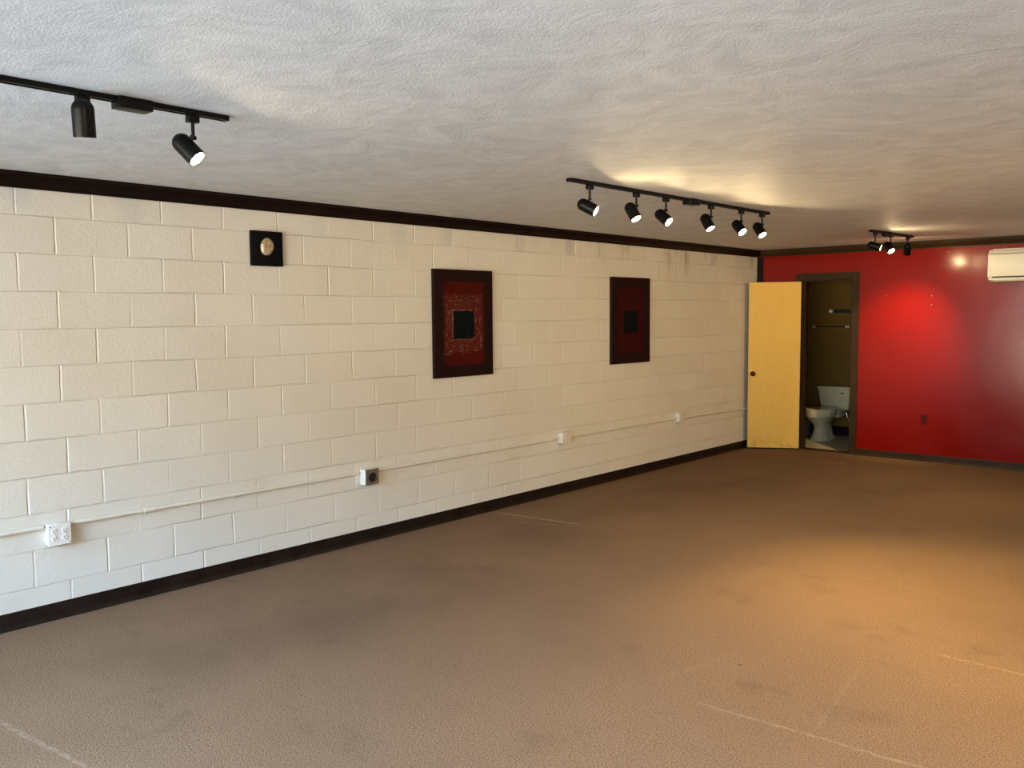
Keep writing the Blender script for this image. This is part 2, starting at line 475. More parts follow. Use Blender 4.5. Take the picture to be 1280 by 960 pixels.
def struct(name, bm, mat, label, cat, smooth=False):
    o = obj(name, bm, mat, smooth=smooth); o['kind'] = 'structure'; o['label'] = label; o['category'] = cat
    return o

def boxobj(name, dims, mat, parent=None, bev=0.0, seg=2, label=None):
    bm = bmesh.new(); add_box(bm, *dims)
    if bev: bevel_all(bm, bev, seg)
    return obj(name, bm, mat, parent, smooth=bool(bev), label=label)

# ------------------------------------------------------------------ the setting
T = .15
YBI = YB + T                 # bathroom side of the back wall
YBB = 12.0                   # bathroom back wall
DX0, DX1, DZ = .595, 1.195, 2.065
bm = bmesh.new(); add_box(bm, -T, XR + T, YF - T, YB + .05, -.1, 0)
struct('floor', bm, M['carpet'], 'worn brown speckled carpet covering the whole shop floor', 'floor')
bm = bmesh.new(); add_box(bm, -T, 1.7, YB + .05, YBB + T, -.1, .002)
struct('floor_bathroom', bm, M['tile'], 'pale tile floor of the small bathroom behind the yellow door', 'floor')
bm = bmesh.new(); add_box(bm, -T, XR + T, YF - T, YBB + T, ZC, ZC + .12)
struct('ceiling', bm, M['ceil'], 'off-white ceiling with a brushed plaster texture', 'ceiling')
bm = bmesh.new(); add_box(bm, -T, 0, YF - T, YB, 0, ZC)
struct('wall_left', bm, M['block'], 'long cream painted concrete block wall', 'wall')
bm = bmesh.new(); add_box(bm, XR, XR + T, YF - T, YBI, 0, ZC)
struct('wall_right', bm, M['panel'], 'unseen right wall of the room, made dark brown to cut bounced light', 'wall')
bm = bmesh.new()
add_box(bm, -T, DX0 - .02, YB, YBI, 0, ZC); add_box(bm, DX1 + .02, XR, YB, YBI, 0, ZC); add_box(bm, DX0 - .02, DX1 + .02, YB, YBI, DZ + .02, ZC)
struct('wall_back', bm, M['red'], 'glossy red end wall with the bathroom doorway', 'wall')
bm = bmesh.new()
add_box(bm, 0, WX0, YF - T, YF, 0, ZC); add_box(bm, WX1, XR, YF - T, YF, 0, ZC)
add_box(bm, WX0, WX1, YF - T, YF, 0, WZ0); add_box(bm, WX0, WX1, YF - T, YF, WZ1, ZC)
struct('wall_front', bm, M['plain'], 'cream shop front wall around the display window', 'wall')
bm = bmesh.new(); add_box(bm, -T, 0, YB + T, YBB + T, 0, ZC)
struct('wall_bathroom_left', bm, M['bathred'], 'dark red-brown side wall of the bathroom', 'wall')
bm = bmesh.new(); add_box(bm, 0, 1.7, YBB, YBB + T, 0, ZC)
struct('wall_bathroom_back', bm, M['bathwall'], 'ochre wall behind the toilet', 'wall')
bm = bmesh.new(); add_box(bm, 1.55, 1.7, YBI, YBB, 0, ZC)
struct('wall_bathroom_right', bm, M['bathwall'], 'ochre side wall of the bathroom right of the toilet', 'wall')

# shop window: frame, mullions, panes
win = thing('window_1', 'wide shop window in the front wall', 'window', ((WX0 + WX1) / 2, YF - .075, WZ0), kind='structure')
nb = 4; fw_ = .05; W = WX1 - WX0; H = WZ1 - WZ0
bm = bmesh.new()
add_box(bm, -W / 2, W / 2, -.04, .04, 0, fw_); add_box(bm, -W / 2, W / 2, -.04, .04, H - fw_, H)
for k in range(nb + 1):
    x = -W / 2 + k * (W - fw_) / nb
    add_box(bm, x, x + fw_, -.038, .038, fw_, H - fw_)
obj('window_frame', bm, M['alu'], win)
for k in range(nb):
    x = -W / 2 + k * (W - fw_) / nb
    bm = bmesh.new(); add_box(bm, x + fw_, x + (W - fw_) / nb, -.003, .003, fw_, H - fw_)
    obj('window_pane', bm, M['glass'], win)

# crown moulding: cove profile swept along each wall
def crown(name, p0, p1, nrm, mat, label):
    p0 = Vector(p0); p1 = Vector(p1); nrm = Vector(nrm)
    prof = [(0, -.083), (.012, -.083), (.014, -.072), (.022, -.064), (.036, -.050), (.048, -.030), (.052, -.016), (.060, -.012), (.060, 0), (0, 0)]
    bm = bmesh.new(); secs = []
    for p, mit in ((p0, 1), (p1, -1)):
        secs.append([p + nrm * (a + .0005) + Vector((0, 0, b - .0005)) for a, b in prof])
    add_loft(bm, secs)
    return struct(name, bm, mat, label, 'trim')
crown('trim_1', (0, YF, ZC), (0, YB, ZC), (1, 0, 0), M['crown'], 'dark maroon crown moulding along the top of the block wall')
crown('trim_2', (0.061, YB, ZC), (XR, YB, ZC), (0, -1, 0), M['casing'], 'brown crown moulding along the top of the red wall')
crown('trim_3', (XR, YF, ZC), (XR, YB - .061, ZC), (-1, 0, 0), M['crown'], 'dark crown moulding along the right wall')
bm = bmesh.new(); add_box(bm, .0005, .075, YB - .02, YB - .0005, .095, ZC - .084); bevel_all(bm, .003, 1)
struct('trim_4', bm, M['crown'], 'dark vertical corner board between block wall and red wall', 'trim')
def skirt(name, p0, p1, nrm, h, mat, label):
    p0 = Vector(p0); p1 = Vector(p1); nrm = Vector(nrm)
    prof = [(0, 0), (.022, 0), (.018, .006), (.012, .014), (.009, .025), (.008, h - .004), (.005, h), (0, h)]
    bm = bmesh.new()
    add_loft(bm, [[p + nrm * (a + .0005) + Vector((0, 0, b + .0005)) for a, b in prof] for p in (p0, p1)])
    return struct(name, bm, mat, label, 'baseboard')
skirt('baseboard_left', (0, YF, 0), (0, YB, 0), (1, 0, 0), .094, M['base'], 'black-brown cove baseboard along the block wall')
skirt('baseboard_back', (1.285, YB, 0), (XR, YB, 0), (0, -1, 0), .078, M['casing'], 'dark brown baseboard along the red wall')
skirt('baseboard_right', (XR, YF, 0), (XR, YB - .03, 0), (-1, 0, 0), .09, M['base'], 'black-brown baseboard along the right wall')
skirt('baseboard_bathroom', (.03, YBB, .002), (1.55, YBB, .002), (0, -1, 0), .12, M['base'], 'black baseboard behind the toilet')

# door casing and jamb
cw = .085
bm = bmesh.new()
for x0, x1 in ((DX0 - cw, DX0), (DX1, DX1 + cw)):
    add_box(bm, x0, x1, YB - .018, YB - .0005, .001, DZ + cw)
add_box(bm, DX0 + .0005, DX1 - .0005, YB - .018, YB - .0005, DZ, DZ + cw)
bevel_all(bm, .003, 1)
cas = struct('trim_5', bm, M['casing'], 'olive-brown casing around the bathroom doorway', 'trim')
bm = bmesh.new()
for x0, x1 in ((DX0 - .019, DX0), (DX1, DX1 + .019)):
    add_box(bm, x0, x1, YB, YBI, .003, DZ)
add_box(bm, DX0 - .019, DX1 + .019, YB, YBI, DZ, DZ + .019)
# door stops
add_box(bm, DX0, DX0 + .012, YB + .045, YB + .08, .003, DZ - .012); add_box(bm, DX1 - .012, DX1, YB + .045, YB + .08, .003, DZ - .012)
add_box(bm, DX0, DX1, YB + .045, YB + .08, DZ - .012, DZ)
struct('trim_6', bm, M['casing'], 'dark jamb and stops inside the bathroom doorway', 'trim')
bm = bmesh.new(); add_box(bm, DX0 + .001, DX1 - .001, YB + .02, YBI - .02, .0025, .010); bevel_all(bm, .003, 1)
struct('trim_7', bm, M['casing'], 'dark threshold strip between carpet and bathroom tile', 'trim')

# ------------------------------------------------------------------ yellow door leaf (hinged on the left jamb, swung into the room)
DW, DT, DH = .612, .035, 2.035
hinge = Vector((DX0 + .002, YB - .052, .018))
free = Vector((.070, 10.085, .018))
ang = math.atan2(free.y - hinge.y, free.x - hinge.x)
dr = thing('door_1', 'yellow flush bathroom door standing open toward the block wall', 'door', hinge, (0, 0, ang), kind='structure')
# local X runs from hinge to free edge; room-facing side is local +Y
sgn = 1
bm = bmesh.new(); add_box(bm, 0, DW, -DT, 0, 0, DH); bevel_all(bm, .002, 1)
obj('door_leaf', bm, M['door'], dr)
for side, y0 in ((1, 0.0), (-1, -DT)):
    bm = bmesh.new()
    kx, kz = DW - .055, .915
    add_lathe(bm, [(0, .030), (.005, .030), (.008, .024), (.010, .011), (.030, .010), (.034, .020), (.042, .027), (.052, .028), (.060, .022), (.064, .010), (.065, 0)],
              (kx, y0, kz), (0, side, 0), 28, cap0=True)
    obj('door_knob', bm, M['bronze'], dr, True, label='dark bronze round door knob')
for hz in (.22, 1.02, 1.80):
    bm = bmesh.new(); add_tube(bm, [(.004, -DT - .006, hz), (.004, -DT - .006, hz + .09)], .006)
    add_box(bm, .004, .030, -DT - .002, -DT - .0002, hz, hz + .09)
    obj('hinge', bm, M['bronze'], dr)

# ------------------------------------------------------------------ track lights
def make_track(label, x, y0, y1, feed_y, xe=None):
    xe = x if xe is None else xe
    L = y1 - y0; a = math.atan2(-(xe - x), L)
    t = thing('ceiling_track', label, 'track', (x, y0, ZC - .0006), (0, 0, a), 'black ceiling tracks')
    L = math.hypot(L, xe - x)
    bm = bmesh.new()
    # inverted U-channel
    add_loft(bm, [[Vector((px, yy, pz)) for px, pz in ((-.0175, 0), (-.0175, -.019), (-.009, -.019), (-.009, -.012), (.009, -.012), (.009, -.019), (.0175, -.019), (.0175, 0))] for yy in (.006, L - .006)])
    obj('rail', bm, M['black'], t)
    for yy in (0, L - .02):
        bm = bmesh.new(); add_box(bm, -.0185, .0185, yy, yy + .02, -.0205, -.0001); bevel_all(bm, .002, 1)
        obj('end_cap', bm, M['black'], t, True)
    fy = feed_y - y0
    bm = bmesh.new(); add_box(bm, -.034, .034, fy - .062, fy + .062, -.040, -.0001); bevel_all(bm, .004, 2)
    obj('power_feed', bm, M['black'], t, True)
    return t, a

LEN, RAD = .127, .0365
def make_head(label, loc, aim, lit=True, arm=.058, power=1.0):
    """one track spotlight: adapter, arm, shade and bulb; aim = direction its mouth faces"""
    t = thing('track_spotlight', label, 'spotlight', loc, None, 'black track spotlights')
    bm = bmesh.new(); add_box(bm, -.0155, .0155, -.022, .022, -.028, 0); bevel_all(bm, .003, 2)
    obj('adapter', bm, M['black'], t, True)
    aim = Vector(aim).normalized()
    up = Vector((0, 0, 1)) - aim * aim.z
    if up.length < .35:
        up = Vector((-.92, .385, 0)); up = up - aim * up.dot(aim)
    up.normalize()
    piv = Vector((0, 0, -.024 - arm))
    bm = bmesh.new()
    add_tube(bm, [(0, 0, -.02), (0, 0, -.024 - arm * .55), (0, 0, -.024 - arm)], .0065)
    add_lathe(bm, [(-.011, 0), (-.011, .009), (.011, .009), (.011, 0)], piv, up.cross(aim), 16)
    add_tube(bm, [piv, piv - up * .014], .006)
    obj('arm', bm, M['black'], t, True)
    back = piv - up * (RAD + .010) - aim * (.057)      # dome end
    bm = bmesh.new(); prof = []
    for k in range(0, 9):
        q = k / 8 * PI / 2
        prof.append((RAD * (1 - math.cos(q)), RAD * math.sin(q)))
    prof += [(LEN, RAD), (LEN, RAD - .003), (.05, RAD - .004), (.045, 0)]
    add_lathe(bm, prof, back, aim, 36)
    obj('lamp_shade', bm, M['black'], t, True)
    bm = bmesh.new()
    add_lathe(bm, [(LEN - .055, .015), (LEN - .035, RAD - .012), (LEN - .012, RAD - .0055), (LEN - .004, RAD - .007), (LEN + .001, RAD - .016), (LEN + .003, 0)], back, aim, 32, cap0=True)
    obj('bulb', bm, M['lit'] if lit else M['unlit'], t, True, label='glowing warm white lamp lens' if lit else None)
    if lit:
        ld = bpy.data.lights.new('spot_beam', 'SPOT'); ld.energy = SPOT_WATTS * power; ld.color = WARM
        ld.spot_size = math.radians(68); ld.spot_blend = 1.0; ld.shadow_soft_size = .025
        lo = bpy.data.objects.new('spot_beam', ld); C.objects.link(lo); lo.parent = t
        lo.location = back + aim * (LEN + .012)
        lo.rotation_mode = 'QUATERNION'; lo.rotation_quaternion = aim.to_track_quat('-Z', 'Y')
        fd = bpy.data.lights.new('spot_flood', 'AREA'); fd.shape = 'DISK'; fd.size = .054; fd.energy = FLOOD_WATTS * min(power, 1.25); fd.color = (1.0, .74, .38)
        fo = bpy.data.objects.new('spot_flood', fd); C.objects.link(fo); fo.parent = t
        fo.location = back + aim * (LEN + .006)
        fo.rotation_mode = 'QUATERNION'; fo.rotation_quaternion = aim.to_track_quat('-Z', 'Y')
    return t

TRZ = ZC - .0198
make_track('black ceiling track nearest the camera, cut by the left picture edge', 1.985, .0, 1.895, 1.52)
make_head('unlit black spotlight hanging straight down near the left picture edge', (1.985, 1.345, TRZ), (-.15, .10, -.98), lit=False, arm=.044)
make_head('lit black spotlight near the end of the track closest to the camera', (1.985, 1.750, TRZ), (.62, .345, -.705), power=.6)
make_track('long black ceiling track in the middle, carrying six lit spotlights', 1.975, 4.06, 6.53, 5.40, 2.01)
H2 = (('first spotlight from the near end of the middle track, tilted most sideways', 4.26, (.82, .32, -.476)),
      ('second spotlight from the near end of the middle track', 4.74, (.56, -.06, -.83)),
      ('third spotlight from the near end, just before the power feed of the middle track', 5.08, (.78, -.017, -.62)),
      ('fourth spotlight of the middle track, just past its power feed', 5.66, (.54, -.08, -.84)),
      ('second to last spotlight on the middle track, facing the viewer', 6.10, (.68, -.22, -.70)),
      ('last spotlight at the far end of the middle track', 6.43, (.60, -.20, -.77)))
for lb, y, a in H2:
    make_head(lb, (1.975 + (y - 4.06) / 2.47 * .035, y, TRZ), a, power=1.75)
make_track('short black ceiling track in front of the red wall', 2.05, 8.61, 9.62, 9.00, 2.11)
make_head('lit spotlight pointing sideways at the near end of the red wall track', (2.056, 8.72, TRZ), (.88, .25, -.33), power=.85)
make_head('middle lit spotlight on the red wall track, tilted toward the viewer', (2.078, 9.08, TRZ), (.60, -.35, -.72), power=.7)
make_head('spotlight at the far end of the red wall track, turned away to light the wall', (2.104, 9.50, TRZ), (-.28, .82, -.86), power=2.0)

# the matching row of tracks on the other side of the room, outside the picture, whose lamps light the floor at right
for y0, y1, fy, tl, hs in (
        (4.1, 6.5, 5.4, 'black ceiling track at mid room on the far right, three spotlights',
         ((4.4, (-.50, -.25, -.80), 'nearest spotlight of the mid-room track on the far right'), (5.2, (-.93, .10, -.30), 'middle spotlight of the mid-room track on the far right'),
          (6.1, (-.90, .30, -.32), 'farthest spotlight of the mid-room track on the far right'))),
        (8.4, 9.6, 9.0, 'black ceiling track beside the red wall on the far right, one spotlight', ((8.7, (-.92, .05, -.34), 'only spotlight of the track beside the red wall on the far right'),)),
        (-.2, 1.8, .9, 'black ceiling track nearest the shop window on the far right', ((.4, (-.90, .35, -.30), 'spotlight closest to the shop window on the far right track'),
          (1.5, (-.48, .60, -.72), 'spotlight farther from the shop window on the near right track')))):
    make_track(tl, 5.75, y0, y1, fy)
    for y, a, hl in hs:
        make_head(hl, (5.75, y, TRZ), a, power=RIGHT_ROW * (1.6 if 'nearest' in hl or 'farther from' in hl else .9))

# ------------------------------------------------------------------ pictures on the block wall
def picture(name, label, y, z, wd, ht, fwid, art, patch_dims):
    t = thing(name, label, 'picture', (.001, y, z), None, 'framed pictures on the block wall')
    bm = bmesh.new(); D_ = .032
    add_box(bm, 0, D_, -wd / 2, wd / 2, ht / 2 - fwid, ht / 2); add_box(bm, 0, D_, -wd / 2, wd / 2, -ht / 2, -ht / 2 + fwid)
    add_box(bm, 0, D_, -wd / 2, -wd / 2 + fwid, -ht / 2 + fwid, ht / 2 - fwid); add_box(bm, 0, D_, wd / 2 - fwid, wd / 2, -ht / 2 + fwid, ht / 2 - fwid)
    bmesh.ops.remove_doubles(bm, verts=bm.verts, dist=1e-5); 
    obj('frame', bm, M['frame'], t)
    e = .003
    bm = bmesh.new(); add_box(bm, .004, .020, -wd / 2 + fwid - e + .003, wd / 2 - fwid - .0, -ht / 2 + fwid, ht / 2 - fwid)
    cv = obj('canvas', bm, art, t)
    pw, ph, pz = patch_dims
    bm = bmesh.new()
    N = 14; pts = []
    for k in range(N * 4):
        s_, f = divmod(k, N); f /= N
        cx, cz = [(-1 + 2 * f, -1), (1, -1 + 2 * f), (1 - 2 * f, 1), (-1, 1 - 2 * f)][s_]
        j = random.uniform(-.004, .004)
        pts.append((cx * (pw / 2) + j, cz * (ph / 2) + random.uniform(-.004, .004) + pz))
    add_loft(bm, [[Vector((xx, a, b)) for a, b in pts] for xx in (.0201, .026)])
    obj('centre_patch', bm, M['patch'], t, label='dark green-black patch in the middle')
    return t
picture('framed_picture', 'dark framed red picture with scraped pale strokes around its black centre', 5.166, 1.614, .672, .868, .092, M['art_a'], (.235, .225, -.012))
picture('framed_picture', 'dark framed plain red picture with small black centre, nearer the yellow door', 7.585, 1.614, .680, .870, .105, M['art_b'], (.235, .222, -.014))

t = thing('small_wall_art', 'small square black canvas with a gilded shell shape in its middle', 'picture', (.001, 3.335, 2.128), (0, 0, 0))
bm = bmesh.new(); add_box(bm, 0, .028, -.118, .118, -.114, .114); bevel_all(bm, .003, 2)
obj('canvas', bm, M['canvas'], t, True)
bm = bmesh.new(); N = 30; rings = []
for j, (k, xx) in enumerate(((1.0, .0285), (.97, .036), (.85, .043), (.55, .047), (.25, .044))):
    ring = []
    for i in range(N):
        a = 2 * PI * i / N
        r = .050 * (1 + .10 * math.cos(a - .6) + .07 * math.sin(2 * a + .5)) * (1 + random.uniform(-.03, .03))
        z = math.sin(a) * r * 1.22; z = max(z, -.052)
        ring.append(Vector((xx + random.uniform(-.0015, .0015), -.010 + math.cos(a) * r * .95 * k, z * k + .008)))
    rings.append(ring)
add_loft(bm, rings)
obj('shell_ornament', bm, M['brooch'], t, True, label='gold and silver rounded shell shape')

# ------------------------------------------------------------------ conduit and outlet boxes on the block wall
CZ = .530; CXo = .0135
def conduit_run(y0, y1, label, z0=CZ, z1=CZ, clamps=()):
    t = thing('conduit_pipe', label, 'conduit', (.0005, y0, z0), None, 'surface conduit along the block wall')
    bm = bmesh.new(); add_tube(bm, [(CXo, 0, 0), (CXo, (y1 - y0), z1 - z0)], .0122, 14)
    obj('pipe', bm, M['paintpipe'], t, True)
    for c in clamps:
        f = (c - y0) / (y1 - y0); zc = (z1 - z0) * f
        bm = bmesh.new()
        add_lathe(bm, [(-.012, .0122), (-.012, .0145), (.012, .0145), (.012, .0122)], (CXo, c - y0, zc), (0, 1, 0), 16)
        add_box(bm, 0, .003, c - y0 - .010, c - y0 + .010, zc - .034, zc - .008)
        add_lathe(bm, [(0, .004), (.003, .003), (.0035, 0)], (.003, c - y0, zc - .024), (1, 0, 0), 10)
        obj('pipe_strap', bm, M['paintpipe'], t, True)
    return t
def couplings(t, ys, y0, z0, z1, y1):
    for c in ys:
        zc = (z1 - z0) * (c - y0) / (y1 - y0)
        bm = bmesh.new(); add_lathe(bm, [(-.03, .0122), (-.03, .0165), (.03, .0165), (.03, .0122)], (CXo, c - y0, zc), (0, 1, 0), 16)
        add_tube(bm, [(CXo, c - y0 - .015, zc + .012), (CXo, c - y0 - .015, zc + .020)], .003, 8)
        add_tube(bm, [(CXo, c - y0 + .015, zc + .012), (CXo, c - y0 + .015, zc + .020)], .003, 8)
        obj('coupling', bm, M['paintpipe'], t, True)
conduit_run(YF + .01, 1.868, 'painted conduit pipe left of the four-way outlet', .535, .532, (.9,))
t = conduit_run(2.012, 4.048, 'painted conduit pipe between the four-way outlet and the round-socket box', .530, .527, (3.05, 3.76))
couplings(t, (2.47,), 2.012, .530, .527, 4.048)
t = conduit_run(4.232, 6.398, 'painted conduit pipe right of the round-socket box', .527, .526, (4.75, 5.35))
couplings(t, (4.56,), 4.232, .527, .526, 6.398)
conduit_run(6.562, 8.478, 'painted conduit pipe under the plain red picture', .526, .520, (7.3, 7.9))
conduit_run(8.622, YB - .03, 'last stretch of conduit pipe ending behind the yellow door', .520, .490, (9.5,))

def duplex(bm_s, yo, x):
    """slots of one duplex receptacle centred on y=yo"""
    for dz in (.0195, -.0195):
        add_box(bm_s, x, x + .0006, yo - .0085, yo - .0062, dz - .001, dz + .009)
        add_box(bm_s, x, x + .0006, yo + .0062, yo + .0085, dz + .000, dz + .009)
        add_lathe(bm_s, [(0, .0028), (.0006, .0028), (.0006, 0)], (x, yo, dz - .008), (1, 0, 0), 12)

def outlet_box(label, y, z, wd, ht, dp, kind):
    t = thing('outlet_box', label, 'outlet', (.0005, y, z), None, 'surface outlet boxes on the block wall')
    boxobj('box', (0, dp, -wd / 2 + .002, wd / 2 - .002, -ht / 2 + .002, ht / 2 - .002), M['galv'] if kind != 'small' else M['paintpipe'], t, .004)
    if kind == 'round':
        boxobj('cover_plate', (dp + .0002, dp + .005, -wd / 2, wd / 2, -ht / 2, ht / 2), M['steel'], t, .0015, 1, label='dull grey metal cover')
        bm = bmesh.new(); add_lathe(bm, [(0, .036), (.004, .036), (.006, .033), (.007, .030), (.004, .028), (.004, 0)], (dp + .0052, 0, -.002), (1, 0, 0), 32)
        obj('socket', bm, M['rubber'], t, True, label='round black socket face')
        for sy, sz in ((-.043, .042), (.043, -.042)):
            bm = bmesh.new(); add_lathe(bm, [(0, .004), (.002, .0035), (.0025, 0)], (dp + .005, sy * wd / .118, sz), (1, 0, 0), 12)
            obj('screw', bm, M['chrome'], t, True)
    elif kind == 'quad':
        boxobj('cover_plate', (dp + .0002, dp + .005, -wd / 2, wd / 2, -ht / 2, ht / 2), M['whiteplastic'], t, .002, 1)
        for yo in (-.028, .028):
            bm = bmesh.new()
            for dz in (.0195, -.0195):
                add_lathe(bm, [(0, .0165), (.002, .0165), (.003, .0155), (.003, 0)], (dp + .0051, yo, dz), (1, 0, 0), 24)
            r = obj('receptacle', bm, M['whiteplastic'], t, True)
            bm = bmesh.new(); duplex(bm, yo, dp + .0082); obj('socket_slots', bm, M['slot'], r)
        for sy, sz in ((-.050, .048), (.050, -.048)):
            bm = bmesh.new(); add_lathe(bm, [(0, .0035), (.002, .003), (.0025, 0)], (dp + .005, sy, sz), (1, 0, 0), 12)
            obj('screw', bm, M['steel'], t, True)
    else:
        boxobj('cover_plate', (dp + .0002, dp + .0045, -wd / 2, wd / 2, -ht / 2, ht / 2), M['paintpipe'], t, .0015, 1)
        bm = bmesh.new()
        for dz in (.0195, -.0195):
            add_lathe(bm, [(0, .0165), (.002, .0165), (.003, .0155), (.003, 0)], (dp + .0046, 0, dz), (1, 0, 0), 24)
        r = obj('receptacle', bm, M['paintpipe'], t, True)
        bm = bmesh.new(); duplex(bm, 0, dp + .0077); obj('socket_slots', bm, M['slot'], r)
    return t
outlet_box('white four-way outlet box low on the block wall at far left', 1.940, .486, .122, .120, .045, 'quad')
outlet_box('grey metal outlet box with a round black socket', 4.140, .496, .124, .118, .065, 'round')
outlet_box('small cream outlet box below and between the two red pictures', 6.480, .530, .125, .105, .055, 'small')
outlet_box('small cream outlet box nearest the yellow door', 8.550, .530, .120, .105, .055, 'small')

# ------------------------------------------------------------------ red wall fittings
t = thing('wall_outlet', 'small outlet with a red painted plate low on the red wall', 'outlet', (2.03, YB - .0005, .478))
boxobj('cover_plate', (-.036, .036, -.006, 0, -.058, .058), M['redplate'], t, .002, 1)
for dz in (.0195, -.0195):
    bm = bmesh.new(); add_lathe(bm, [(0, .0165), (.002, .0165), (.0028, .015), (.0028, 0)], (0, -.0061, dz), (0, -1, 0), 20)
    obj('receptacle', bm, M['slot'], t, True)
AN = [(1.594, 1.861, 'tiny wall nail right of the doorway, upper one'), (1.631, 1.760, 'tiny wall nail right of the doorway, lower one'),
      (2.076, 1.851, 'upper of two tiny wall nails in a vertical pair'), (2.078, 1.754, 'lower of two tiny wall nails in a vertical pair'),
      (2.235, 2.320, 'tiny wall nail close under the crown, left of the air conditioner'), (2.549, 1.696, 'tiny wall nail left of and below the air conditioner')]
for x, z, lb in AN:
    bm = bmesh.new(); add_lathe(bm, [(0, .0025), (.010, .0025), (.010, .007), (.012, .006), (.0128, 0)], (x, YB - .0003, z), (0, -1, .15), 12, cap0=True)
    tag(obj('wall_nail', bm, M['chrome'] if z > 1.72 else M['blackm'], smooth=True), lb, 'nail', 'nails in the red wall')

# mini-split air conditioner
AX0, AX1, AZ0, AZ1, AD = 2.675, 3.47, 1.985, 2.318, .205
t = thing('air_conditioner', 'ivory wall air conditioner high on the red wall at right edge', 'air conditioner', (AX0, YB - .0005, AZ0))
Wd = AX1 - AX0; Hh = AZ1 - AZ0
prof = [(0, 0.020), (-.05, .004), (-.125, .0), (-.168, .016), (-.172, .034), (-.178, .040), (-AD + .004, .042), (-AD, .052), (-AD, Hh - .055), (-AD + .010, Hh - .047), (-.165, Hh - .012), (-.14, Hh - .002), (0, Hh)]
bm = bmesh.new(); add_loft(bm, [[Vector((x, a, b)) for a, b in prof] for x in (.012, Wd - .012)])
obj('body', bm, M['ac'], t)
for x0, x1 in ((0, .0118), (Wd - .0118, Wd)):
    bm = bmesh.new(); add_loft(bm, [[Vector((x, a * .985, b * .985 + .003)) for a, b in prof] for x in (x0, x1)])
    obj('end_panel', bm, M['ac'], t)
bm = bmesh.new(); add_box(bm, .014, Wd - .014, -AD - .007, -AD + .001, .052, Hh - .056); bevel_all(bm, .003, 2)
obj('front_panel', bm, M['ac'], t, True)
bm = bmesh.new(); add_loft(bm, [[Vector((x, a, b)) for a, b in ((-.172, .020), (-.180, .032), (-.190, .038), (-.199, .035), (-.194, .014), (-.176, .000), (-.150, -.004), (-.148, .001))] for x in (.05, Wd - .05)])
obj('air_flap', bm, M['ac'], t)
bm = bmesh.new(); add_box(bm, .046, Wd - .046, -AD - .003, -.15, .0395, .0510)  # solid dark strip standing in for the shade inside the slot
obj('gap_shade_strip', bm, M['acdark'], t, label='dark strip for the shaded slot above the air flap')
bm = bmesh.new(); add_box(bm, .014, Wd - .014, -AD - .0015, -AD + .012, Hh - .0555, Hh - .0505)  # solid dark strip standing in for the shade line at the panel top
obj('seam_shade_strip', bm, M['acdark'], t, label='dark strip for the shade line above the front panel')
bm = bmesh.new()
for k in range(9):
    yy = -.03 - k * .013
    add_box(bm, .03, Wd - .03, yy - .004, yy, Hh - .001, Hh + .004)
obj('top_grille', bm, M['ac'], t)

# ------------------------------------------------------------------ bathroom
def ell(cx, cy, z, a, b0, b1, n_=36, p=2.0):
    """egg-shaped ring: a = half width, b0 = reach toward the room (-y), b1 = reach toward the wall"""
    out = []
    for k in range(n_):
        q = 2 * PI * k / n_; c, s_ = math.cos(q), math.sin(q)
        x = a * math.copysign(abs(c) ** (2 / p), c); y = (b1 if s_ > 0 else b0) * math.copysign(abs(s_) ** (2 / p), s_)
        out.append(Vector((cx + x, cy + y, z)))
    return out
TX = .475; TY = 11.52
t = thing('toilet', 'white two-piece toilet seen through the bathroom doorway', 'toilet', (TX, TY, .002))
bm = bmesh.new()
BX = -.035
add_loft(bm, [ell(BX, -.03, 0, .125, .25, .27, p=2.6), ell(BX, -.03, .02, .123, .245, .27, p=2.6), ell(BX, -.03, .05, .105, .215, .25, p=2.4),
              ell(BX, -.03, .16, .086, .180, .23), ell(BX, -.06, .22, .094, .19, .22), ell(BX, -.09, .27, .135, .235, .24),
              ell(BX, -.10, .31, .168, .275, .26), ell(BX, -.10, .325, .184, .295, .275), ell(BX, -.10, .365, .186, .298, .28)])
bw = obj('bowl', bm, M['porcelain'], t, True)
bm = bmesh.new(); add_loft(bm, [ell(BX, -.10, .3655, .188, .300, .265), ell(BX, -.10, .384, .190, .303, .265), ell(BX, -.10, .388, .187, .299, .262)])
obj('seat', bm, M['seatp'], t, True)
bm = bmesh.new(); add_loft(bm, [ell(BX, -.10, .3885, .190, .303, .266), ell(BX, -.10, .412, .191, .305, .266), ell(BX, -.10, .420, .184, .295, .262), ell(BX, -.10, .424, .12, .22, .18), ell(BX, -.10, .425, .04, .08, .06)])
obj('seat_lid', bm, M['seatp'], t, True)
bm = bmesh.new(); add_box(bm, -.10, .10, .185, .43, .27, .372); bevel_all(bm, .015, 3)
obj('tank_shelf', bm, M['porcelain'], t, True)
def rr(w0, y0, y1, z, r=.03, n_=6):
    out = []
    for cx, cy, a0 in ((w0 - r, y1 - r, 0), (-w0 + r, y1 - r, PI / 2), (-w0 + r, y0 + r, PI), (w0 - r, y0 + r, 1.5 * PI)):
        for k in range(n_ + 1):
            a = a0 + k / n_ * PI / 2; out.append(Vector((cx + r * math.cos(a), cy + r * math.sin(a), z)))
    return out
bm = bmesh.new(); add_loft(bm, [rr(.185, .272, .462, .374), rr(.19, .266, .464, .39), rr(.215, .252, .466, .55), rr(.228, .246, .468, .645)])
tk = obj('tank', bm, M['porcelain'], t, True)
bm = bmesh.new(); add_loft(bm, [rr(.238, .236, .472, .6455), rr(.242, .232, .474, .652), rr(.242, .232, .474, .672), rr(.236, .238, .470, .680)])
obj('tank_lid', bm, M['porcelain'], t, True)
bm = bmesh.new(); add_lathe(bm, [(0, .012), (.008, .012), (.010, .007), (.018, .006), (.018, 0)], (.15, .2475, .600), (0, -1, 0), 16)
